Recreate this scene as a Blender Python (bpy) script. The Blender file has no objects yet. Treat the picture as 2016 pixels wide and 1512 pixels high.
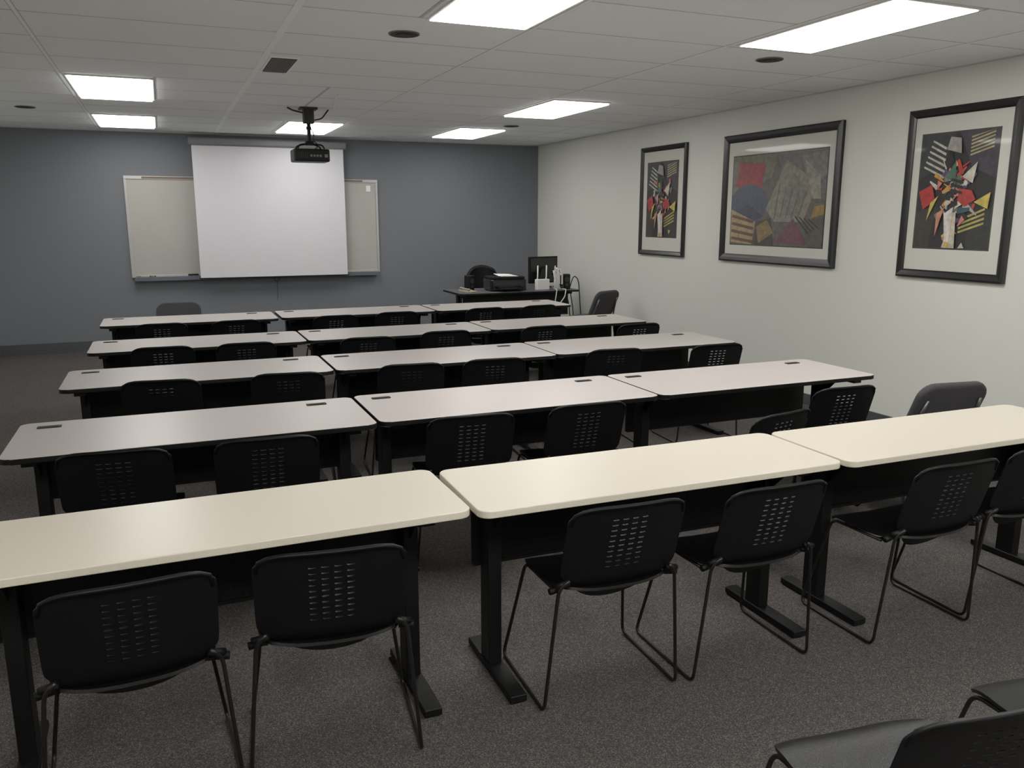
import bpy, math, random
from mathutils import Vector, Matrix
random.seed(7)
COL=bpy.context.scene.collection
# ---------------------------------------------------------------- materials
def srgb(r,g,b):
    c=lambda v:(v/255/12.92) if v/255<=.04045 else ((v/255+.055)/1.055)**2.4
    return (c(r),c(g),c(b),1)
def mat(name,col,rough=.5,metal=0,noise=None,bump=None,coat=0,emit=None,spec=.5):
    m=bpy.data.materials.new(name); m.use_nodes=True; nt=m.node_tree; b=nt.nodes['Principled BSDF']
    b.inputs['Base Color'].default_value=col; b.inputs['Roughness'].default_value=rough; b.inputs['Metallic'].default_value=metal
    b.inputs['Specular IOR Level'].default_value=spec
    b.inputs['Coat Weight'].default_value=coat; b.inputs['Coat Roughness'].default_value=.04
    tc=nt.nodes.new('ShaderNodeTexCoord')
    if noise:
        sc,amt=noise
        n=nt.nodes.new('ShaderNodeTexNoise'); n.inputs['Scale'].default_value=sc; n.inputs['Detail'].default_value=3
        r=nt.nodes.new('ShaderNodeValToRGB')
        r.color_ramp.elements[0].position=.35; r.color_ramp.elements[1].position=.65
        r.color_ramp.elements[0].color=tuple(c*(1-amt) for c in col[:3])+(1,)
        r.color_ramp.elements[1].color=tuple(min(1,c*(1+amt)) for c in col[:3])+(1,)
        nt.links.new(tc.outputs['Object'],n.inputs['Vector']); nt.links.new(n.outputs['Fac'],r.inputs['Fac']); nt.links.new(r.outputs['Color'],b.inputs['Base Color'])
    if bump:
        sc,st=bump
        n=nt.nodes.new('ShaderNodeTexNoise'); n.inputs['Scale'].default_value=sc; n.inputs['Detail'].default_value=2
        bp=nt.nodes.new('ShaderNodeBump'); bp.inputs['Strength'].default_value=st; bp.inputs['Distance'].default_value=.002
        nt.links.new(tc.outputs['Object'],n.inputs['Vector']); nt.links.new(n.outputs['Fac'],bp.inputs['Height']); nt.links.new(bp.outputs['Normal'],b.inputs['Normal'])
    if emit:
        b.inputs['Emission Color'].default_value=emit[0]; b.inputs['Emission Strength'].default_value=emit[1]
    return m
M={}
M['wallgray']=mat('blue_gray_paint',srgb(101,105,111),.75,bump=(180,.15))
M['wallwhite']=mat('off_white_paint',srgb(208,209,201),.7,bump=(180,.15))
M['ceil']=mat('ceiling_tile',srgb(238,241,243),.9,noise=(220,.05),bump=(260,.4))
M['tee']=mat('ceiling_grid_metal',srgb(246,247,248),.6)
M['seam']=mat('ceiling_seam_painted_shadow',srgb(186,186,186),.8)  # gray paints the shadow lines at tile joints; reused on wall-angle trim
M['base']=mat('vinyl_baseboard',srgb(62,64,68),.5)
M['black']=mat('black_plastic',srgb(7,8,10),.5,bump=(500,.15),spec=.22)
M['blackseat']=mat('black_textured_plastic',srgb(8,9,11),.36,bump=(350,.5),spec=.4)
M['blackmetal']=mat('black_powder_coat',srgb(7,8,9),.5,bump=(600,.15),spec=.22)
M['rod']=mat('dark_steel_rod',srgb(38,36,35),.35,metal=.6,noise=(40,.1))
M['topgray']=mat('gray_beige_laminate',srgb(180,172,169),.36,noise=(500,.04))
M['topcream']=mat('cream_laminate',srgb(220,212,195),.34,noise=(300,.02))
M['creamedge']=mat('cream_edge_band',srgb(216,207,188),.45,noise=(80,.02))
M['blackedge']=mat('black_edge_band',srgb(10,10,12),.5,noise=(80,.05),spec=.2)
M['alu']=mat('aluminium',srgb(180,180,180),.4,metal=.5,noise=(30,.03))
M['wb']=mat('whiteboard_enamel',srgb(166,165,158),.3,noise=(4,.02))
M['screen']=mat('matte_screen_fabric',srgb(208,208,213),.9,noise=(3,.01))
M['casing']=mat('gray_casing',srgb(110,112,114),.5,noise=(10,.03))
M['tray']=mat('gray_tray_metal',srgb(90,96,104),.45,metal=.3,noise=(20,.03))
M['cork']=mat('tan_cork_strip',srgb(114,94,78),.9,noise=(200,.2))
M['fabric']=mat('gray_upholstery',srgb(52,51,54),.95,noise=(350,.3),bump=(300,.6))
M['chrome']=mat('satin_steel',srgb(105,105,105),.3,metal=.8,noise=(40,.05))
M['white']=mat('white_plastic',srgb(228,226,222),.45,noise=(40,.02))
M['paper']=mat('white_paper',srgb(240,240,240),.8,noise=(40,.01))
M['beige']=mat('beige_plastic',srgb(150,142,122),.5,noise=(40,.03))
M['dark']=mat('matte_dark_gray',srgb(32,31,30),.7,noise=(60,.1))
M['slat']=mat('vent_slat_gray',srgb(104,102,100),.7,noise=(60,.1))
M['glossblack']=mat('glossy_black',srgb(10,11,12),.2,noise=(60,.05))
M['lens']=mat('lens_glass',srgb(30,34,50),.05,coat=1)
M['green']=mat('green_marker',srgb(90,110,66),.5,noise=(60,.1))
M['frameblack']=mat('black_picture_frame',srgb(10,10,12),.32,noise=(30,.1))
M['matboard']=mat('cream_mat_board',srgb(192,192,182),.8,coat=.4,noise=(30,.01))
LC=(1,.975,.93,1)
M['diff_far']=mat('lit_diffuser_far',(1,1,1,1),.5,emit=(LC,9.3))
M['diff_mid']=mat('lit_diffuser_mid',(1,1,1,1),.5,emit=(LC,17))
M['diff_near']=mat('lit_diffuser_near',(1,1,1,1),.5,emit=(LC,22))
def carpet():
    m=bpy.data.materials.new('speckled_carpet'); m.use_nodes=True; nt=m.node_tree; b=nt.nodes['Principled BSDF']; b.inputs['Roughness'].default_value=1; b.inputs['Specular IOR Level'].default_value=.1
    L=nt.links.new
    tc=nt.nodes.new('ShaderNodeTexCoord')
    v=nt.nodes.new('ShaderNodeTexVoronoi'); v.inputs['Scale'].default_value=330
    sp=nt.nodes.new('ShaderNodeSeparateColor')
    r=nt.nodes.new('ShaderNodeValToRGB'); e=r.color_ramp.elements
    e[0].position=0; e[0].color=srgb(46,44,44); e[1].position=1; e[1].color=srgb(108,103,98)
    x=e.new(.45); x.color=srgb(62,60,60); x=e.new(.8); x.color=srgb(79,75,73)
    n2=nt.nodes.new('ShaderNodeTexNoise'); n2.inputs['Scale'].default_value=1.6; n2.inputs['Detail'].default_value=3
    mr=nt.nodes.new('ShaderNodeMapRange'); mr.inputs['To Min'].default_value=.9; mr.inputs['To Max'].default_value=1.1
    mx=nt.nodes.new('ShaderNodeMix'); mx.data_type='RGBA'; mx.blend_type='MULTIPLY'; mx.inputs[0].default_value=1
    n=nt.nodes.new('ShaderNodeTexNoise'); n.inputs['Scale'].default_value=260
    bp=nt.nodes.new('ShaderNodeBump'); bp.inputs['Strength'].default_value=.4; bp.inputs['Distance'].default_value=.004
    L(tc.outputs['Object'],v.inputs['Vector']); L(tc.outputs['Object'],n.inputs['Vector']); L(tc.outputs['Object'],n2.inputs['Vector'])
    L(v.outputs['Color'],sp.inputs[0]); L(sp.outputs[0],r.inputs['Fac']); L(n2.outputs['Fac'],mr.inputs['Value'])
    L(r.outputs['Color'],mx.inputs[6]); L(mr.outputs[0],mx.inputs[7]); L(mx.outputs[2],b.inputs['Base Color'])
    L(n.outputs['Fac'],bp.inputs['Height']); L(bp.outputs['Normal'],b.inputs['Normal'])
    return m
M['carpet']=carpet()
def perf():
    m=bpy.data.materials.new('perforated_black_panel'); m.use_nodes=True; nt=m.node_tree; b=nt.nodes['Principled BSDF']; b.inputs['Roughness'].default_value=.5; b.inputs['Specular IOR Level'].default_value=.2
    tc=nt.nodes.new('ShaderNodeTexCoord'); v=nt.nodes.new('ShaderNodeTexVoronoi'); v.inputs['Scale'].default_value=40; v.inputs['Randomness'].default_value=0
    r=nt.nodes.new('ShaderNodeValToRGB'); r.color_ramp.elements[0].position=.25; r.color_ramp.elements[0].color=srgb(3,3,4); r.color_ramp.elements[1].position=.3; r.color_ramp.elements[1].color=srgb(12,13,14)
    nt.links.new(tc.outputs['Object'],v.inputs['Vector']); nt.links.new(v.outputs['Distance'],r.inputs['Fac']); nt.links.new(r.outputs['Color'],b.inputs['Base Color'])
    return m
M['perf']=perf()
# ---------------------------------------------------------------- mesh builder
class MB:
    def __init__(s): s.v=[]; s.f=[]; s.m=[]; s.mats=[]
    def mi(s,m):
        if m not in s.mats: s.mats.append(m)
        return s.mats.index(m)
    def add(s,vs,fs,m):
        o=len(s.v); s.v+= [tuple(v) for v in vs]; i=s.mi(m)
        for f in fs: s.f.append(tuple(o+k for k in f)); s.m.append(i)
    def box(s,x0,x1,y0,y1,z0,z1,m):
        s.add([(x0,y0,z0),(x1,y0,z0),(x1,y1,z0),(x0,y1,z0),(x0,y0,z1),(x1,y0,z1),(x1,y1,z1),(x0,y1,z1)],
              [(0,3,2,1),(4,5,6,7),(0,1,5,4),(1,2,6,5),(2,3,7,6),(3,0,4,7)],m)
    def prism(s,poly,z0,z1,m,mside=None):
        n=len(poly); vs=[(x,y,z0) for x,y in poly]+[(x,y,z1) for x,y in poly]
        s.add(vs,[tuple(range(n-1,-1,-1)),tuple(range(n,2*n))],m)
        o=len(s.v)-2*n; i=s.mi(mside or m)
        for k in range(n):
            s.f.append((o+k,o+(k+1)%n,o+n+(k+1)%n,o+n+k)); s.m.append(i)
    def tube(s,pts,r,m,fil=0,n=8,closed_ends=True):
        P=[Vector(p) for p in pts]
        if fil:
            Q=[P[0]]
            for i in range(1,len(P)-1):
                a,b,c=P[i-1],P[i],P[i+1]
                fa=min(fil,(a-b).length*.48); fc=min(fil,(c-b).length*.48)
                p0=b+(a-b).normalized()*fa; p2=b+(c-b).normalized()*fc
                for k in range(6):
                    t=k/5; Q.append(p0*(1-t)**2+b*2*t*(1-t)+p2*t*t)
            Q.append(P[-1]); P=Q
        R=r if isinstance(r,(list,tuple)) else [r]*len(P)
        T=[]
        for i in range(len(P)):
            d=(P[min(i+1,len(P)-1)]-P[max(i-1,0)]); T.append(d.normalized())
        up=Vector((0,0,1)) if abs(T[0].z)<.9 else Vector((1,0,0))
        nrm=(up-T[0]*up.dot(T[0])).normalized(); vs=[]
        for i,p in enumerate(P):
            nrm=(nrm-T[i]*nrm.dot(T[i])).normalized(); bn=T[i].cross(nrm)
            for k in range(n):
                a=2*math.pi*k/n; vs.append(p+(nrm*math.cos(a)+bn*math.sin(a))*R[i])
        fs=[]
        for i in range(len(P)-1):
            for k in range(n):
                fs.append((i*n+k,i*n+(k+1)%n,(i+1)*n+(k+1)%n,(i+1)*n+k))
        fs.append(tuple(range(n-1,-1,-1))); fs.append(tuple((len(P)-1)*n+k for k in range(n)))
        s.add(vs,fs,m)
    def cyl(s,p0,p1,r,m,n=20): s.tube([p0,p1],r,m,n=n)
    def mesh(s,name):
        me=bpy.data.meshes.new(name); me.from_pydata(s.v,[],s.f)
        for m in s.mats: me.materials.append(m)
        me.polygons.foreach_set('material_index',s.m); me.update()
        return me
def obj(name,mb,parent=None,loc=(0,0,0),bevel=0,smooth=False,solid=0,rot=(0,0,0),split=False):
    me=mb.mesh(name) if isinstance(mb,MB) else mb
    o=bpy.data.objects.new(name,me); COL.objects.link(o); o.location=loc; o.rotation_euler=rot
    if parent: o.parent=parent
    if smooth:
        for p in me.polygons: p.use_smooth=True
    if solid:
        md=o.modifiers.new('solid','SOLIDIFY'); md.thickness=solid; md.offset=0
    if split:
        md=o.modifiers.new('split','EDGE_SPLIT'); md.split_angle=math.radians(40)
    if bevel:
        md=o.modifiers.new('bevel','BEVEL'); md.width=bevel; md.segments=3; md.limit_method='ANGLE'; md.angle_limit=math.radians(40)
        for p in me.polygons: p.use_smooth=True
        w=o.modifiers.new('wn','WEIGHTED_NORMAL'); w.keep_sharp=False
    return o
def empty(name,label,cat,loc=(0,0,0),rot=0,group=None):
    e=bpy.data.objects.new(name,None); COL.objects.link(e); e.location=loc; e.rotation_euler=(0,0,rot); e.empty_display_size=.1
    e['label']=label; e['category']=cat
    if group: e['group']=group
    return e
def copy_thing(src,loc,rot=0,label=None):
    e=src.copy(); COL.objects.link(e); e.location=loc; e.rotation_euler=(0,0,rot)
    if label: e['label']=label
    for c in src.children:
        d=c.copy(); COL.objects.link(d); d.parent=e; d.matrix_parent_inverse=c.matrix_parent_inverse.copy()
        for g in c.children:
            h=g.copy(); COL.objects.link(h); h.parent=d
    return e
def rrect(x0,x1,y0,y1,r,n=6):
    out=[]
    for cx,cy,a0 in ((x1-r,y0+r,-90),(x1-r,y1-r,0),(x0+r,y1-r,90),(x0+r,y0+r,180)):
        for k in range(n+1):
            a=math.radians(a0+90*k/n); out.append((cx+r*math.cos(a),cy+r*math.sin(a)))
    return out
def struct(name,mb,**k):
    o=obj(name,mb,**k); o['kind']='structure'; return o
# ---------------------------------------------------------------- room shell
XL,XR,YB,YF,HC=-1.97,5.35,-2.6,11.76,2.745
b=MB(); b.box(XL-.1,XR+.1,YB-.1,YF+.1,-.1,0,M['carpet']); struct('floor',b)
b=MB(); b.box(XL-.1,XR+.1,YF,YF+.1,0,HC+.06,M['wallgray']); struct('wall_far',b)
b=MB(); b.box(XR,XR+.1,YB,YF,0,HC+.06,M['wallwhite']); struct('wall_right',b)
b=MB(); b.box(XL-.1,XL,YB,YF,0,HC+.06,M['wallwhite']); struct('wall_left',b)
b=MB(); b.box(XL-.1,XR+.1,YB-.1,YB,0,HC+.06,M['wallwhite']); struct('wall_rear',b)
b=MB(); b.box(XL,XR,YF-.012,YF,0,.125,M['base']); b.box(XL,XR,YF-.018,YF,0,.012,M['base']); struct('baseboard_far',b,bevel=.003)
b=MB(); b.box(XR-.012,XR,YB,YF-.02,0,.1,M['base']); struct('baseboard_right',b,bevel=.003)
b=MB(); b.box(XL,XL+.012,YB,YF-.02,0,.1,M['base']); struct('baseboard_left',b,bevel=.003)
# ceiling with T-grid
b=MB(); b.box(XL,XR,YB,YF,HC,HC+.06,M['ceil'])
xs=[-1.95,-.62,.725,2.05,3.375,4.70]
ys=[3.25+.66*k for k in range(-9,13)]
for x in xs:
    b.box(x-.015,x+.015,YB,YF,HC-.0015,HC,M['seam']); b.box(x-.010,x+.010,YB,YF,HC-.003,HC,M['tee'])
b.box(.725-.02,.725+.02,YB,YF,HC-.006,HC,M['tee'])
for y in ys:
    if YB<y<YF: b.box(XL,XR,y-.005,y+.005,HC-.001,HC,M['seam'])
for x in (0.035,1.375,4.03):
    for (a,c) in ((3.25,4.57),(7.21,8.53),(9.85,11.17)):
        if x<1 and a<5: continue
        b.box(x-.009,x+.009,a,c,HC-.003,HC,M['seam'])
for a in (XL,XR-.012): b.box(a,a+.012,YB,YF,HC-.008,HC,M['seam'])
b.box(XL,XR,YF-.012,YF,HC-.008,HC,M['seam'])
struct('ceiling',b)
# ---------------------------------------------------------------- ceiling lights
def light(x0,x1,y0,y1):
    cx,cy=(x0+x1)/2,(y0+y1)/2; w,d=(x1-x0)/2,(y1-y0)/2
    e=empty('ceiling_light','recessed fluorescent ceiling panel, lit, in white trim','ceiling light',(cx,cy,HC),group='fluorescent panels in the tile ceiling')
    f=MB(); t=.018
    for q in ((-w-t,w+t,-d-t,-d),(-w-t,w+t,d,d+t),(-w-t,-w,-d,d),(w,w+t,-d,d)): f.box(*q,-.010,0,M['white'])
    obj('trim_frame',f,e)
    m=M['diff_far'] if cy>6 else (M['diff_mid'] if cy>2 else M['diff_near'])
    g=MB(); g.box(-w,w,-d,d,-.013 if cy<6 else -.022,-.001,m); obj('diffuser',g,e)
for q in ((1.43,1.99,3.33,4.57),(3.42,3.98,3.27,4.48),(-.57,.01,7.32,8.56),(3.42,3.98,7.15,8.38),(-.57,.01,9.95,11.12),(1.42,2.01,9.85,11.07),(3.42,3.99,9.76,10.92),
          (1.43,1.99,-.6,.6),(3.42,3.98,-.6,.6),(-.57,.01,-.6,.6)): light(*q)  # unseen panels carrying the grid on, added to brighten the near tables
for (x,y) in ((1.40,4.99),(3.92,4.81),(-1.14,9.60),(3.91,9.37)):
    f=MB(); f.cyl((0,0,-.006),(0,0,0),.092,M['slat'],n=32); f.cyl((0,0,-.009),(0,0,-.006),.082,M['dark'],n=32); f.cyl((0,0,-.012),(0,0,-.009),.05,M['blackmetal'],n=24)
    o=obj('recessed_downlight',f,loc=(x,y,HC)); o['label']='small round unlit downlight, dark, set in the ceiling'; o['category']='downlight'; o['group']='round downlights in the ceiling'
f=MB(); f.box(-.1,.1,-.31,.31,-.006,0,M['tee'])
f.box(-.085,.085,-.285,.285,-.008,-.006,M['dark'])
for k in range(14): f.box(-.075+.011*k-.003,-.075+.011*k+.003,-.28,.28,-.012,-.006,M['slat'])
o=obj('air_vent',f,loc=(.855,6.31,HC)); o['label']='narrow slotted air vent with dark slats in white trim'; o['category']='air vent'
# ---------------------------------------------------------------- tables
def table_proto(L,D,top,side,label,cat,group,legx,gro=True,panel_y=.20,foot=None):
    e=empty('training_table',label,cat,group=group)
    Ht=.74; th=.026
    b=MB(); b.prism(rrect(-L/2,L/2,-D/2,D/2,.045),Ht-th,Ht,top,side); obj('tabletop',b,e,bevel=.004)
    b=MB(); b.box(-L/2+.09,L/2-.09,panel_y,panel_y+.016,.40,Ht-th-.002,M['perf']); b.box(-L/2+.09,L/2-.09,panel_y-.012,panel_y+.016,.40,.412,M['blackmetal']); b.box(-L/2+.09,L/2-.09,panel_y-.012,panel_y+.016,.675,.70,M['blackmetal']); obj('modesty_panel',b,e)
    for x in legx:
        b=MB(); yc=.05
        b.box(x-.026,x+.026,yc-.045,yc+.045,.03,Ht-th-.025,M['blackmetal'])
        b.box(x-.03,x+.03,-D/2+.05,D/2-.05,Ht-th-.028,Ht-th-.001,M['blackmetal'])
        b.box(x-.032,x+.032,-D/2+.02,D/2-.02,.006,.034,M['blackmetal'])
        for yy in (-D/2+.05,D/2-.05): b.cyl((x,yy,0),(x,yy,.01),.018,M['dark'],n=12)
        b.add([(x-.004,yc-.045,Ht-th-.03),(x-.004,yc-.045-.12,Ht-th-.03),(x-.004,yc-.045,Ht-th-.15),(x+.004,yc-.045,Ht-th-.03),(x+.004,yc-.045-.12,Ht-th-.03),(x+.004,yc-.045,Ht-th-.15)],
              [(0,1,2),(5,4,3),(0,3,4,1),(1,4,5,2),(2,5,3,0)],M['blackmetal'])
        obj('leg',b,e,bevel=.006)
    if gro:
        for x in (-L/2+.13,L/2-.2):
            b=MB(); b.prism(rrect(x-.05,x+.05,D/2-.135,D/2-.095,.006,3),Ht,Ht+.004,M['blackmetal'])
            b.prism(rrect(x-.036,x+.036,D/2-.127,D/2-.107,.004,3),Ht+.004,Ht+.006,M['dark']); obj('grommet',b,e)
    return e
LT=1.545
gp=table_proto(LT,.64,M['topgray'],M['blackedge'],'gray-beige laminate training table, black edge and black metal legs','table','gray training tables in rows',(-.67,.67))
cp=table_proto(1.53,.50,M['topcream'],M['creamedge'],'cream laminate training table with cream edge, black metal legs','table','cream training tables in a row',(-.62,.62),gro=False,panel_y=.10)
first=True
rows=[
 (4.35,[(.095,-.02),(1.655,.0),(3.21,.0)]),
 (5.77,[(.165,.0),(1.725,.0),(3.28,.02)]),
 (7.14,[(.21,-.02),(1.77,.0),(3.33,.03)]),
 (8.75,[(.195,-.03),(1.775,.0),(3.34,.0)])]
for yb,L in rows:
    for xc,dy in L:
        loc=(xc,yb-.32+dy,0)
        if first: gp.location=loc; first=False
        else: copy_thing(gp,loc)
cp.location=(.112,2.675,0); cp.rotation_euler=(0,0,math.radians(.5))
copy_thing(cp,(1.66,2.635,0),math.radians(-.8)); copy_thing(cp,(3.205,2.605,0),math.radians(-.5))
# ---------------------------------------------------------------- black chair
def chair_proto():
    e=empty('stacking_chair','black plastic stacking chair with slotted back, steel sled base','chair',group='black stacking chairs')
    W=.218; ZT=.777
    def back(x,z):
        q=min(1,max(0,(.56-z)/.17)); w=1-.18*q**2.2
        if z>.72: w*=1-.03*((z-.72)/.05)**2
        if z<.52: zz=.52-(.52-z)*(1-.70*abs(x/W)**2.2)
        elif z>.72: zz=.72+(z-.72)*(1-.7*abs(x/W)**7)
        else: zz=z
        xx=x*w
        y=-.245+(ZT-zz)/.385*.115+.022*(xx/W)**2
        if zz<.48: y+=(.48-zz)*.6
        if zz>.755: y-=(zz-.755)*.4
        return (xx,y,zz)
    sx=[-.072,-.036,0,.036,.072]; X=[-W,-.2,-.175,-.14,-.105]+sx+[.105,.14,.175,.2,W]
    rz=[.525+.0205*k for k in range(11)]; Zs=[.375,.40,.43,.455,.48,.505]+rz+[.745,.757,.769,ZT]
    b=MB(); idx={}; vs=[]; fs=[]
    for j,z in enumerate(Zs):
        for i,x in enumerate(X): idx[i,j]=len(vs); vs.append(back(x,z))
    for j in range(len(Zs)-1):
        for i in range(len(X)-1):
            c=[idx[i,j],idx[i+1,j],idx[i+1,j+1],idx[i,j+1]]
            if X[i]>=-.0721 and X[i+1]<=.0721 and Zs[j]>=.5249 and Zs[j+1]<=.7301:
                cx=(X[i]+X[i+1])/2; cz=(Zs[j]+Zs[j+1])/2; e8=[]
                for k in range(8):
                    a=math.radians(-112.5+45*k)
                    ca,sa=math.cos(a),math.sin(a)
                    px=cx+.0115*(1 if ca>0 else -1)*abs(ca)**.6; pz=cz+.003*(1 if sa>0 else -1)*abs(sa)**.8
                    e8.append(len(vs)); vs.append(back(px,pz))
                for s in range(4):
                    a,bq=c[s],c[(s+1)%4]; fs.append((a,bq,e8[2*s+1],e8[2*s]))
                    fs.append((bq,e8[(2*s+2)%8],e8[2*s+1]))
            else: fs.append(tuple(c))
    b.add(vs,fs,M['black'])
    o=obj('backrest',b,e,smooth=True,solid=.005,split=True)
    b=MB(); pts=[]
    for k in range(17):
        x=-.206+.412*k/16; p=back(x,.769); pts.append((p[0],p[1]-.003,p[2]+.001))
    lo=[back(-.208,.71)]; hi=[back(.208,.71)]
    b.tube(lo+pts+hi,.006,M['black'],n=8); obj('backrest_rim',b,e,smooth=True)
    b=MB(); nx,ny=14,14; vs=[];fs=[]
    for j in range(ny+1):
        v=-1+2*j/ny
        for i in range(nx+1):
            u=-1+2*i/nx
            y=.035+.20*v*(1-.10*abs(u)**4); x=.225*u*(1-.13*abs(v)**5)*(1-.10*max(0,-v))
            z=.440+.012*u*u-.010*(1-v*v)-(.035*max(0,v-.55)**2/.2)+(.02*max(0,-v-.5))
            vs.append((x,y,z))
    for j in range(ny):
        for i in range(nx): a=j*(nx+1)+i; fs.append((a,a+1,a+nx+2,a+nx+1))
    b.add(vs,fs,M['blackseat']); obj('seat',b,e,smooth=True,solid=.010,split=True)
    for s in (-1,1):
        b=MB()
        b.tube([(s*.19,-.165,.50),(s*.222,-.15,.47),(s*.262,-.125,.007),(s*.262,.29,.007),(s*.205,.20,.418),(s*.195,-.06,.418)],.0065,M['rod'],fil=.035,n=8)
        b.cyl((s*.185,-.155,.49),(s*.232,-.142,.475),.011,M['black'],n=10)
        b.cyl((s*.20,-.115,.455),(s*.245,-.125,.452),.012,M['black'],n=10)
        obj('leg',b,e,smooth=True)
    for y in (.14,-.04):
        b=MB(); b.tube([(-.197,y,.416),(.197,y,.416)],.0065,M['rod']); obj('crossbar',b,e,smooth=True)
    return e
ch=chair_proto()
K=(1.69-.765)/(.89)
tops=[((-.35,2.08),(.06,2.11)),((.15,2.14),(.56,2.08)),((1.10,2.12),(1.50,2.10)),((1.67,2.08),(2.06,2.07)),((2.45,2.03),(2.86,2.02)),((2.98,2.06),(3.38,2.03)),
 ((-.45,3.42),(-.04,3.37)),((.13,3.38),(.53,3.35)),((1.04,3.43),(1.44,3.39)),((1.65,3.42),(2.04,3.41)),((3.11,3.25),(3.48,3.23)),
 ((-.27,4.87),(.12,4.81)),((.41,4.82),(.80,4.76)),((1.14,4.83),(1.56,4.78)),((1.69,4.81),(2.10,4.76)),((2.60,4.86),(3.0,4.80)),((3.38,4.76),(3.78,4.72)),
 ((-.24,6.13),(.12,6.11)),((.31,6.10),(.68,6.09)),((1.15,6.05),(1.58,6.02)),((1.81,6.15),(2.22,6.13)),((2.66,6.11),(3.07,6.11)),((3.47,5.93),(3.86,5.94)),
 ((-.25,7.5),(.12,7.5)),((.35,7.48),(.73,7.50)),((1.21,7.51),(1.61,7.52)),((1.79,7.59),(2.21,7.57)),((2.71,7.58),(3.10,7.60)),((3.30,7.59),(3.70,7.63))]
first=True
def place(cx,cy,rot):
    global first
    d=Matrix.Rotation(rot,2)@Vector((0,.25))
    loc=(cx+d.x,cy+d.y,0)
    if first: ch.location=loc; ch.rotation_euler=(0,0,rot); first=False
    else: copy_thing(ch,loc,rot)
for (a,c) in tops:
    cx,cy=(a[0]+c[0])/2*K,(a[1]+c[1])/2*K; rot=math.atan2(c[1]-a[1],c[0]-a[0])
    place(cx,cy,rot*.8)
place(2.70,3.02,math.radians(12))
place(1.425,.925,math.radians(-7)); place(2.09,.915,math.radians(-7))
# ---------------------------------------------------------------- upholstered chairs
def gray_chair():
    e=empty('upholstered_chair','gray fabric padded chair with steel frame, empty','chair',group='gray upholstered chairs')
    def cushion(w,d,t,r):
        b=MB(); b.prism(rrect(-w/2,w/2,-d/2,d/2,r,6),-t/2,t/2,M['fabric']); return b
    o=obj('backrest',cushion(.44,.37,.05,.09),e,loc=(0,-.225,.64),rot=(math.radians(66),0,0),bevel=.02)
    # rotate so the panel leans backwards (top away from the seat)
    o.rotation_euler=(math.radians(180-66),0,0)
    o=obj('seat',cushion(.46,.44,.06,.06),e,loc=(0,.02,.445),bevel=.022)
    for s in (-1,1):
        b=MB(); b.tube([(s*.17,-.292,.72),(s*.19,-.238,.58),(s*.22,-.19,.43),(s*.23,-.27,.0)],.010,M['chrome'],fil=.04); obj('leg',b,e,smooth=True)
        b=MB(); b.tube([(s*.22,-.20,.41),(s*.22,.18,.41),(s*.23,.24,.0)],.011,M['chrome'],fil=.05); obj('leg',b,e,smooth=True)
    return e
g=gray_chair()
def pg(o,cx,cy,deg):
    r=math.radians(deg); d=Matrix.Rotation(r,2)@Vector((0,.29)); o.location=(cx+d.x,cy+d.y,0); o.rotation_euler=(0,0,r)
pg(g,3.90,3.10,-8)
g['label']='gray fabric padded chair with steel frame, beside the white wall'
g2=copy_thing(g,(0,0,0),0,'gray fabric padded chair near the corner desk'); pg(g2,4.95,8.80,22)
g3=copy_thing(g,(0,0,0),0,'gray fabric padded chair behind the first table row'); pg(g3,.10,9.32,178)
# ---------------------------------------------------------------- whiteboard + screen + projector
e=empty('whiteboard','wide whiteboard with aluminium frame and marker tray','whiteboard',(1.225,YF,1.555))
w,h=1.595,.605
b=MB(); b.box(-w,w,-.018,0,-h,h,M['wb']); obj('writing_surface',b,e)
b=MB()
for q in ((-w-.03,w+.03,h,h+.04),(-w-.03,w+.03,-h-.03,-h),(-w-.03,-w,-h,h),(w,w+.03,-h,h)): b.box(q[0],q[1],-.03,0,q[2],q[3],M['alu'])
b.box(-w+.18,w-.18,-.034,-.03,h+.008,h+.032,M['cork']); obj('frame',b,e,bevel=.003)
b=MB(); b.box(-w+.0,w,-.09,0,-h-.05,-h-.03,M['tray']); b.box(-w+.0,w,-.096,-.088,-h-.075,-h-.02,M['tray']); obj('marker_tray',b,e,bevel=.003)
b=MB(); b.box(-.03,.03,-.004,0,-.04,.04,M['paper']); o=obj('note_card',b,loc=(2.72,YF-.0185,2.08)); o['label']='small white card stuck on the whiteboard'; o['category']='note'
ZTR=1.555-.605-.03
for k,(x,m) in enumerate(((-.30,'green'),(-.24,'beige'),(-.18,'green'))):
    b=MB(); b.cyl((-.05,0,0),(.05,0,0),.013,M[m],n=12); b.cyl((.05,0,0),(.065,0,0),.010,M['black'],n=12)
    o=obj('marker',b,loc=(x,YF-.045-.012*(k%2),ZTR+.013)); o['label']='capped whiteboard marker lying on the tray'; o['category']='marker'; o['group']='markers on the whiteboard tray'
b=MB(); b.box(-.065,.065,-.02,.02,0,.02,M['dark']); b.box(-.065,.065,-.02,.02,.02,.035,M['black']); o=obj('eraser',b,loc=(.34,YF-.06,ZTR),bevel=.004); o['label']='black felt whiteboard eraser on the tray'; o['category']='eraser'
e=empty('projection_screen','pulled-down white projection screen in gray housing','projection screen',(1.39,YF-.15,2.0))
b=MB(); b.prism(rrect(-.05,.05,-.055,.055,.03),-1.0,1.0,M['casing'])
o=obj('housing',b,e,loc=(0,0,.635),rot=(0,math.radians(90),0),bevel=.004)
b=MB(); vs=[];fs=[];n=12
for j in range(n+1):
    t=j/n
    for i in range(n+1):
        s=-1+2*i/n; vs.append((s*.965,-.02-.006*math.sin(math.pi*t)*s*s,.59-t*1.69))
for j in range(n):
    for i in range(n): a=j*(n+1)+i; fs.append((a,a+1,a+n+2,a+n+1))
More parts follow.
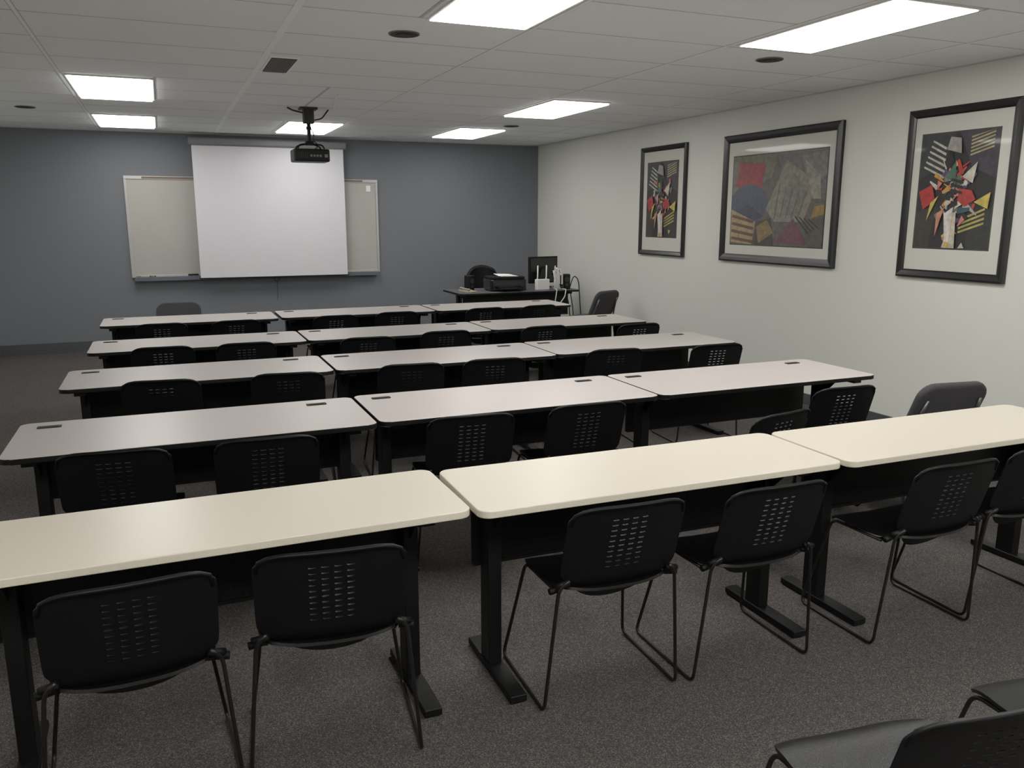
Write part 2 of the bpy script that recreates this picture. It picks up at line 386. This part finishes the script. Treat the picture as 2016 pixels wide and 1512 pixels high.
b.add(vs,fs,M['screen']); obj('screen_fabric',b,e,smooth=True,solid=.002,split=True)
b=MB(); b.tube([(-.98,-.02,-1.103),(.98,-.02,-1.103)],.007,M['black'],n=12); obj('bottom_bar',b,e,smooth=True)
b=MB(); b.tube([(-.03,-.02,-1.115),(-.03,-.02,-1.155),(.03,-.02,-1.155),(.03,-.02,-1.115)],.006,M['black'],fil=.01); b.tube([(0,-.02,-1.155),(.003,-.02,-1.3),(-.004,-.018,-1.42)],.003,M['black']); obj('pull_handle',b,e)
for s in (-1,1):
    b=MB(); b.box(s*.93-.015,s*.93+.015,0,.15,.60,.67,M['casing']); obj('bracket',b,e)
e=empty('ceiling_projector','black projector hanging from a ceiling pole mount','projector',(1.42,8.61,2.745))
b=MB(); b.prism(rrect(-.085,.085,-.085,.085,.02),-.02,0,M['dark']); b.prism(rrect(-.05,.05,-.05,.05,.01),-.15,-.02,M['dark'])
b.tube([(-.05,0,-.05),(-.15,0,-.03),(-.20,0,-.006)],.009,M['dark']); b.tube([(.04,0,-.12),(.13,0,-.10),(.20,0,-.01)],.008,M['dark'],fil=.03); obj('ceiling_plate',b,e,bevel=.003)
b=MB(); b.cyl((0,0,-.12),(0,0,-.33),.019,M['blackmetal'],n=16); b.cyl((0,0,-.18),(0,0,-.21),.026,M['blackmetal'],n=16); obj('pole',b,e)
b=MB(); b.prism(rrect(-.04,.04,-.04,.04,.01),-.36,-.32,M['blackmetal'])
for sx in (-1,1):
    for sy in (-1,1): b.tube([(sx*.03,sy*.03,-.345),(sx*.11,sy*.08,-.36),(sx*.13,sy*.09,-.395)],.008,M['blackmetal'],fil=.02)
b.tube([(.02,0,-.2),(.045,-.02,-.25),(.03,-.03,-.31),(.09,-.02,-.36),(.06,.06,-.39)],.005,M['dark'],fil=.03)
obj('mount_bracket',b,e,smooth=False)
b=MB(); b.prism(rrect(-.175,.175,-.14,.14,.03),-.52,-.40,M['black']); obj('projector_body',b,e,bevel=.015)
b=MB()
for k in range(6): b.box(-.14+.018*k,-.133+.018*k,-.1425,-.138,-.49,-.43,M['dark'])
for k in range(4): b.box(-.02+.03*k,0+.03*k,-.1425,-.138,-.475,-.455,M['casing'])
b.box(.12,.15,-.143,-.138,-.48,-.45,M['casing']); obj('connector_panel',b,e)
b=MB(); b.cyl((.1,.14,-.46),(.1,.165,-.46),.04,M['black'],n=24); b.cyl((.1,.165,-.46),(.1,.17,-.46),.03,M['lens'],n=24); obj('lens',b,e)
b=MB(); b.box(-.01,.01,-.5,.5,-.014,0,M['white']); o=obj('cable_raceway',b,loc=(1.58,8.02,HC-.004),rot=(0,0,math.radians(-9))); o['label']='thin white cable raceway running along the ceiling'; o['category']='cable cover'
# ---------------------------------------------------------------- pictures
def picture(y0,y1,z0,z1,fw,mw,art,label):
    yc,zc=(y0+y1)/2,(z0+z1)/2; w,h=(y1-y0)/2,(z1-z0)/2
    e=empty('framed_picture',label,'picture',(XR,yc,zc),math.radians(-90),group='framed pictures on the white wall')
    b=MB(); prof=[(0,0),(0,-.03),(.015,-.042),(fw*.55,-.036),(fw*.8,-.03),(fw,-.022),(fw,0)]
    ring=[]
    for d,y in prof:
        ring.append([(-w+d,y,-h+d),(w-d,y,-h+d),(w-d,y,h-d),(-w+d,y,h-d)])
    vs=[p for r in ring for p in r]; fs=[]
    n=len(prof)
    for i in range(n):
        j=(i+1)%n
        for k in range(4):
            fs.append((i*4+k,i*4+(k+1)%4,j*4+(k+1)%4,j*4+k))
    b.add(vs,fs,M['frameblack']); obj('frame',b,e)
    b=MB(); b.box(-w+fw-.005,w-fw+.005,-.014,-.006,-h+fw-.005,h-fw+.005,M['matboard']); obj('mat_board',b,e)
    l,r,t,bt=mw; ax0,ax1=-w+fw+l,w-fw-r; az0,az1=-h+fw+bt,h-fw-t
    b=MB(); b.box(ax0-.012,ax1+.012,-.0145,-.012,az0-.012,az1+.012,AC((60,56,52)))
    lay=-.0150
    for poly,c in art:
        pts=[(ax0+(ax1-ax0)*min(1,max(0,u)),az0+(az1-az0)*min(1,max(0,v))) for u,v in poly]
        b.add([(x,lay,z) for x,z in pts],[tuple(range(len(pts)))],AC(c)); lay-=.00012
    obj('artwork',b,e)
    return e
_ac={}
def AC(c):
    if c not in _ac: _ac[c]=mat('paint_color',srgb(*[int(v*.80) for v in c]),.6,coat=.4,noise=(25,.22))
    return _ac[c]
def disc(cx,cy,rx,ry,a0=0,a1=360,n=28):
    return [(cx+rx*math.cos(math.radians(a0+(a1-a0)*k/n)),cy+ry*math.sin(math.radians(a0+(a1-a0)*k/n))) for k in range(n+(0 if a1-a0>=360 else 1))]
def strip(x0,y0,x1,y1,w,w2=None):
    d=Vector((x1-x0,y1-y0)).normalized(); nx,ny=-d.y,d.x; w2=w if w2 is None else w2
    return [(x0-nx*w,y0-ny*w),(x1-nx*w2,y1-ny*w2),(x1+nx*w2,y1+ny*w2),(x0+nx*w,y0+ny*w)]
FULL=[(0,0),(1,0),(1,1),(0,1)]
def art_side(seed):
    rnd=random.Random(seed); A=[(FULL,(24,24,24))]
    A+=[([(0,1),(.45,1),(.3,.7),(0,.62)],(46,50,48)),([(.5,1),(1,1),(1,.6),(.7,.7)],(58,52,66)),([(0,.3),(.3,.45),(.2,0),(0,0)],(52,44,36)),([(.7,0),(1,0),(1,.35),(.75,.25)],(36,40,38))]
    for k in range(6): A.append((strip(.05+.02*k,.72+.045*k,.34,.62+.05*k,.008,.011),(208,202,184)))
    for k in range(6): A.append((strip(.66,.80+.03*k,.95,.86+.03*k,.007),(188,176,120)))
    for k in range(4): A.append((strip(.6,.14+.035*k,.92,.22+.04*k,.009),(196,180,90)))
    pal=[(190,52,44),(206,66,52),(222,204,110),(232,226,206),(70,110,84),(84,66,112),(120,120,118),(214,150,60),(196,188,170),(40,74,84),(226,120,120),(16,16,16),(60,60,64),(180,176,170),(226,220,204)]
    for k in range(70):
        a=rnd.random()*6.28; cx=.5+rnd.gauss(0,.14); cy=.50+rnd.gauss(0,.18); L=rnd.uniform(.05,.17); wd=rnd.uniform(.008,.036)
        A.append((strip(cx,cy,cx+L*math.cos(a),cy+L*.8*math.sin(a),wd,wd*rnd.uniform(.05,.6)),rnd.choice(pal)))
    A+=[([(.42,.0),(.58,.0),(.56,.32),(.47,.30)],(214,206,184)),([(.44,.02),(.5,.0),(.52,.26),(.49,.3)],(222,170,80)),
        ([(.02,.50),(.20,.56),(.26,.42),(.1,.34)],(188,44,40)),([(.58,.52),(.74,.50),(.80,.42),(.66,.36),(.56,.42)],(184,48,42)),([(.2,.40),(.3,.46),(.16,.24)],(226,206,96)),([(.36,.86),(.56,.82),(.54,.95),(.4,.97)],(170,166,158)),
        ([(.6,.62),(.78,.74),(.74,.56)],(228,222,200)),([(.78,.40),(.98,.48),(.96,.34)],(214,190,84)),([(.38,.62),(.5,.76),(.52,.56)],(64,104,82)),
        ([(.40,.30),(.52,.36),(.50,.05),(.44,.06)],(232,226,214)),([(.30,.30),(.40,.36),(.30,.10)],(216,140,110))]
    for k in range(3): A.append((strip(.46,.60-.045*k,.62,.57-.045*k,.012),(20,20,20)))
    return A
def art_mid():
    A=[(FULL,(98,94,84)),([(0,.55),(.45,.75),(.5,1),(0,1)],(118,116,92)),([(.5,1),(1,1),(1,.55),(.62,.6)],(112,112,108)),([(.75,.95),(1,.98),(1,.72),(.82,.70)],(134,132,122)),
       ([(.03,.66),(.34,.62),(.38,.90),(.08,.94)],(160,48,48)),
       (disc(.20,.46,.22,.22),(72,80,104)),([(.02,.36),(.2,.46),(.38,.32),(.16,.22)],(54,60,82)),
       ([(.40,.40),(.60,.92),(.92,.66),(.80,.26),(.50,.26)],(146,140,124)),([(.56,.34),(.66,.80),(.84,.60),(.76,.30)],(130,126,116)),
       ([(.78,.92),(.94,.74),(.96,.5),(.88,.5)],(160,156,142))]
    for k in range(5): A.append((strip(.50+.06*k,.30,.54+.07*k,.66-.02*k,.006),(104,98,86)))
    A.append(([(0,.02),(.26,0),(.29,.26),(.0,.40)],(176,156,106)))
    for k in range(4): A.append((strip(.01,.07+.085*k,.27,.03+.075*k,.017),(112,60,54)))
    A+=[([(.28,0),(.5,0),(.46,.30),(.3,.26)],(60,54,44)),([(.52,.03),(.86,.02),(.70,.30)],(116,62,82)),([(.34,.02),(.5,.14),(.42,.28),(.3,.2)],(148,120,66)),
        ([(.86,.0),(1,0),(1,.32),(.8,.26)],(88,84,74)),([(.88,.3),(1,.34),(1,.44),(.9,.42)],(166,128,60))]
    for k in range(4): A.append((strip(.72+.045*k,.32-.01*k,.86+.03*k,.14+.02*k,.007),(40,38,36)))
    return A
picture(7.81,8.745,1.25,2.485,.055,(.09,.11,.13,.16),art_side(3),'tall abstract shard print, black frame, cream mat')
picture(5.545,7.15,1.25,2.485,.075,(.085,.085,.14,.10),art_mid(),'wide abstract geometric print, black frame, cream mat')
picture(3.955,4.87,1.235,2.475,.06,(.075,.095,.13,.17),art_side(8),'tall abstract print with red and yellow shards, black frame')
# ---------------------------------------------------------------- corner desk and its things
M['topdesk']=mat('desk_laminate',srgb(78,76,80),.45,noise=(400,.04),spec=.3)
dk=table_proto(1.68,.75,M['topdesk'],M['blackedge'],'gray-topped corner desk with black base, holding equipment','desk','x',(-.72,.72),gro=False,panel_y=-.2)
del dk['group']; dk.name='computer_desk'; dk.location=(4.24,10.17,0)
ZD=.74
e=empty('printer','black inkjet printer with paper on top','printer',(4.13,10.12,ZD),math.radians(-4))
b=MB(); b.prism(rrect(-.25,.25,-.18,.18,.04),.01,.15,M['glossblack']); obj('printer_body',b,e,bevel=.012)
b=MB(); b.prism(rrect(-.235,.235,-.15,.17,.03),.15,.185,M['black']); obj('scanner_lid',b,e,bevel=.008)
b=MB(); b.box(-.16,.16,-.30,-.17,.035,.045,M['black']); b.box(-.16,-.15,-.30,-.17,.045,.06,M['black']); b.box(.15,.16,-.30,-.17,.045,.06,M['black']); obj('output_tray',b,e)
b=MB(); b.box(-.2,.2,-.184,-.178,.08,.12,M['dark']); obj('control_panel',b,e)
b=MB(); b.add([(-.11,-.1,.0),(.12,-.13,.0),(.13,.13,.004),(-.1,.15,.012)],[(0,1,2,3)],M['paper']); b.add([(-.13,-.06,.004),(.09,-.1,.006),(.1,.15,.012),(-.12,.17,.02)],[(0,1,2,3)],M['paper']); o=obj('paper_sheets',b,loc=(4.15,10.12,ZD+.188)); o['label']='loose white paper sheets on the printer'; o['category']='paper'
e=empty('computer_monitor','black flat computer monitor on a stand','monitor',(4.78,10.33,ZD),math.radians(12))
b=MB(); b.box(-.24,.24,-.02,.02,.06,.42,M['black']); b.box(-.15,.15,.02,.045,.12,.33,M['black']); obj('display_housing',b,e,bevel=.008)
b=MB(); b.box(-.22,.22,-.0215,-.019,.08,.40,M['glossblack']); obj('display_panel',b,e)
b=MB(); b.prism(rrect(-.11,.11,-.08,.08,.04),0,.014,M['black']); b.box(-.03,.03,.0,.025,.01,.12,M['black']); obj('monitor_stand',b,e,bevel=.003)
e=empty('network_router','white wireless router with two antennas','router',(4.61,9.98,ZD),math.radians(10))
b=MB(); b.prism(rrect(-.10,.10,-.035,.035,.012),0,.14,M['white']); obj('router_body',b,e,bevel=.008)
for x in (-.07,.07):
    b=MB(); b.tube([(x,.02,.12),(x+.01,.02,.18),(x+.012,.02,.32)],.0085,M['white']); obj('antenna',b,e,smooth=True)
b=MB()
for k in range(7):
    r=random.Random(k); pts=[(4.76+.015*k+r.uniform(-.02,.02),9.93+r.uniform(-.02,.02),ZD+.010)]
    for j in range(5): pts.append((4.80+r.uniform(-.06,.06),9.94+r.uniform(-.05,.05),ZD+.03+r.uniform(0,.30)))
    pts.append((4.76+.015*k,9.91,ZD+.010)); b.tube(pts,.0065,M['white'],fil=.06,n=6)
b.tube([(4.76,9.90,ZD+.010),(4.73,9.775,ZD+.014),(4.70,9.765,.60),(4.76,9.76,.56),(4.84,9.765,.66),(4.86,9.77,ZD+.014),(4.86,9.88,ZD+.010)],.0065,M['white'],fil=.02,n=6)
o=obj('cable_bundle',b,smooth=True); o['label']='tangled white cables piled on the desk'; o['category']='cable'
e=empty('desk_speaker','small black desktop speaker','speaker',(3.66,10.2,ZD),math.radians(20))
b=MB(); b.prism(rrect(-.045,.045,-.06,.06,.02),0,.2,M['black']); obj('speaker_cabinet',b,e,bevel=.01)
b=MB(); b.cyl((0,-.0605,.13),(0,-.064,.13),.033,M['dark'],n=20); b.cyl((0,-.0605,.06),(0,-.064,.06),.02,M['dark'],n=20); obj('speaker_driver',b,e)
e2=copy_thing(e,(4.97,9.98,ZD),math.radians(-20))
for q in (e,e2): q['group']='desktop speakers'
e=empty('desk_telephone','beige corded desk telephone','telephone',(3.56,9.98,ZD),math.radians(25))
b=MB(); b.add([(-.08,-.09,0),(.08,-.09,0),(.08,.09,0),(-.08,.09,0),(-.08,-.09,.015),(.08,-.09,.015),(.08,.09,.04),(-.08,.09,.04)],[(0,3,2,1),(4,5,6,7),(0,1,5,4),(1,2,6,5),(2,3,7,6),(3,0,4,7)],M['beige']); obj('telephone_body',b,e,bevel=.006)
b=MB(); b.tube([(-.05,-.08,.04),(-.055,-.05,.042),(-.055,.05,.055),(-.05,.08,.052)],[.018,.012,.012,.018],M['beige'],n=10); obj('handset',b,e,smooth=True)
e=empty('desk_lamp','small black gooseneck desk lamp','lamp',(4.99,10.2,ZD))
b=MB(); b.cyl((0,0,0),(0,0,.015),.05,M['black'],n=24); obj('lamp_base',b,e)
b=MB(); b.tube([(0,0,.01),(0,0,.18),(-.03,-.02,.27),(-.09,-.05,.25)],.009,M['black'],fil=.06); obj('lamp_arm',b,e,smooth=True)
b=MB(); b.tube([(-.08,-.045,.26),(-.11,-.06,.22),(-.13,-.07,.18)],[.015,.035,.045],M['black'],n=16); obj('lamp_shade',b,e,smooth=True)
b=MB(); b.tube([(5.03,10.42,ZD+.01),(5.12,10.40,ZD+.03),(5.2,10.36,.5),(5.22,10.3,.02),(5.14,10.1,.012)],.008,M['black'],fil=.08); b.tube([(5.06,10.33,ZD+.01),(5.15,10.28,ZD+.10),(5.2,10.24,.45),(5.2,10.15,.02),(5.2,9.9,.01)],.007,M['black'],fil=.08)
b.tube([(5.06,10.06,ZD+.01),(5.10,10.03,ZD+.18),(5.16,10.0,ZD+.12),(5.20,9.98,.3),(5.16,9.95,.01)],.007,M['black'],fil=.08)
o=obj('power_cable',b,smooth=True); o['label']='black power cables hanging off the desk end'; o['category']='cable'
b=MB(); b.box(-.15,.15,-.03,.03,0,.04,M['white']); 
for k in range(5): b.box(-.12+.05*k,-.095+.05*k,-.012,.012,.04,.043,M['dark'])
o=obj('power_strip',b,loc=(4.95,9.55,0),rot=(0,0,.4),bevel=.004); o['label']='white power strip on the carpet by the desk'; o['category']='power strip'
e=empty('office_chair','black swivel office chair behind the desk','office chair',(4.2,10.98,0),math.radians(175))
b=MB(); vs=[];fs=[];n=12
for j in range(n+1):
    v=-1+2*j/n
    for i in range(n+1):
        u=-1+2*i/n; x=u*.24*math.sqrt(1-.5*v*v); z=.78+v*.23*math.sqrt(1-.5*u*u); vs.append((x,-.26+.05*u*u,z))
for j in range(n):
    for i in range(n): a=j*(n+1)+i; fs.append((a,a+1,a+n+2,a+n+1))
b.add(vs,fs,M['black']); obj('backrest',b,e,smooth=True,solid=.04)
b=MB(); b.prism(rrect(-.24,.24,-.22,.22,.09),.44,.51,M['black']); obj('seat',b,e,bevel=.025)
b=MB(); b.cyl((0,0,.1),(0,0,.44),.028,M['blackmetal']); b.tube([(0,-.1,.43),(0,-.28,.45),(0,-.285,.62)],.018,M['blackmetal'],fil=.05); obj('column',b,e)
b=MB()
for k in range(5):
    a=2*math.pi*k/5; b.tube([(0,0,.12),(.27*math.cos(a),.27*math.sin(a),.075)],[.03,.018],M['blackmetal'])
    b.cyl((.27*math.cos(a)-.012,.27*math.sin(a),.028),(.27*math.cos(a)+.012,.27*math.sin(a),.028),.028,M['black'],n=14); b.cyl((.27*math.cos(a),.27*math.sin(a),.03),(.27*math.cos(a),.27*math.sin(a),.08),.008,M['black'],n=8)
obj('wheel_base',b,e)
# ---------------------------------------------------------------- world, camera
w=bpy.data.worlds.new('world'); bpy.context.scene.world=w; w.use_nodes=True; w.node_tree.nodes['Background'].inputs[0].default_value=(.5,.5,.5,1); w.node_tree.nodes['Background'].inputs[1].default_value=.1
f=1620; yaw=math.radians(22.7); p=math.radians(11.48); H=1.69
F=Vector((math.sin(yaw)*math.cos(p),math.cos(yaw)*math.cos(p),-math.sin(p))); R=Vector((math.cos(yaw),-math.sin(yaw),0)); U=R.cross(F)
cam=bpy.data.objects.new('camera',bpy.data.cameras.new('camera')); COL.objects.link(cam)
cam.matrix_world=Matrix(((R.x,U.x,-F.x,0),(R.y,U.y,-F.y,0),(R.z,U.z,-F.z,H),(0,0,0,1)))
cam.data.sensor_width=36; cam.data.lens=36*f/2016; cam.data.clip_start=.05
bpy.context.scene.camera=cam
bpy.context.scene.view_settings.view_transform='Standard'
bpy.context.scene.view_settings.exposure=0
bpy.context.scene.view_settings.gamma=1.2
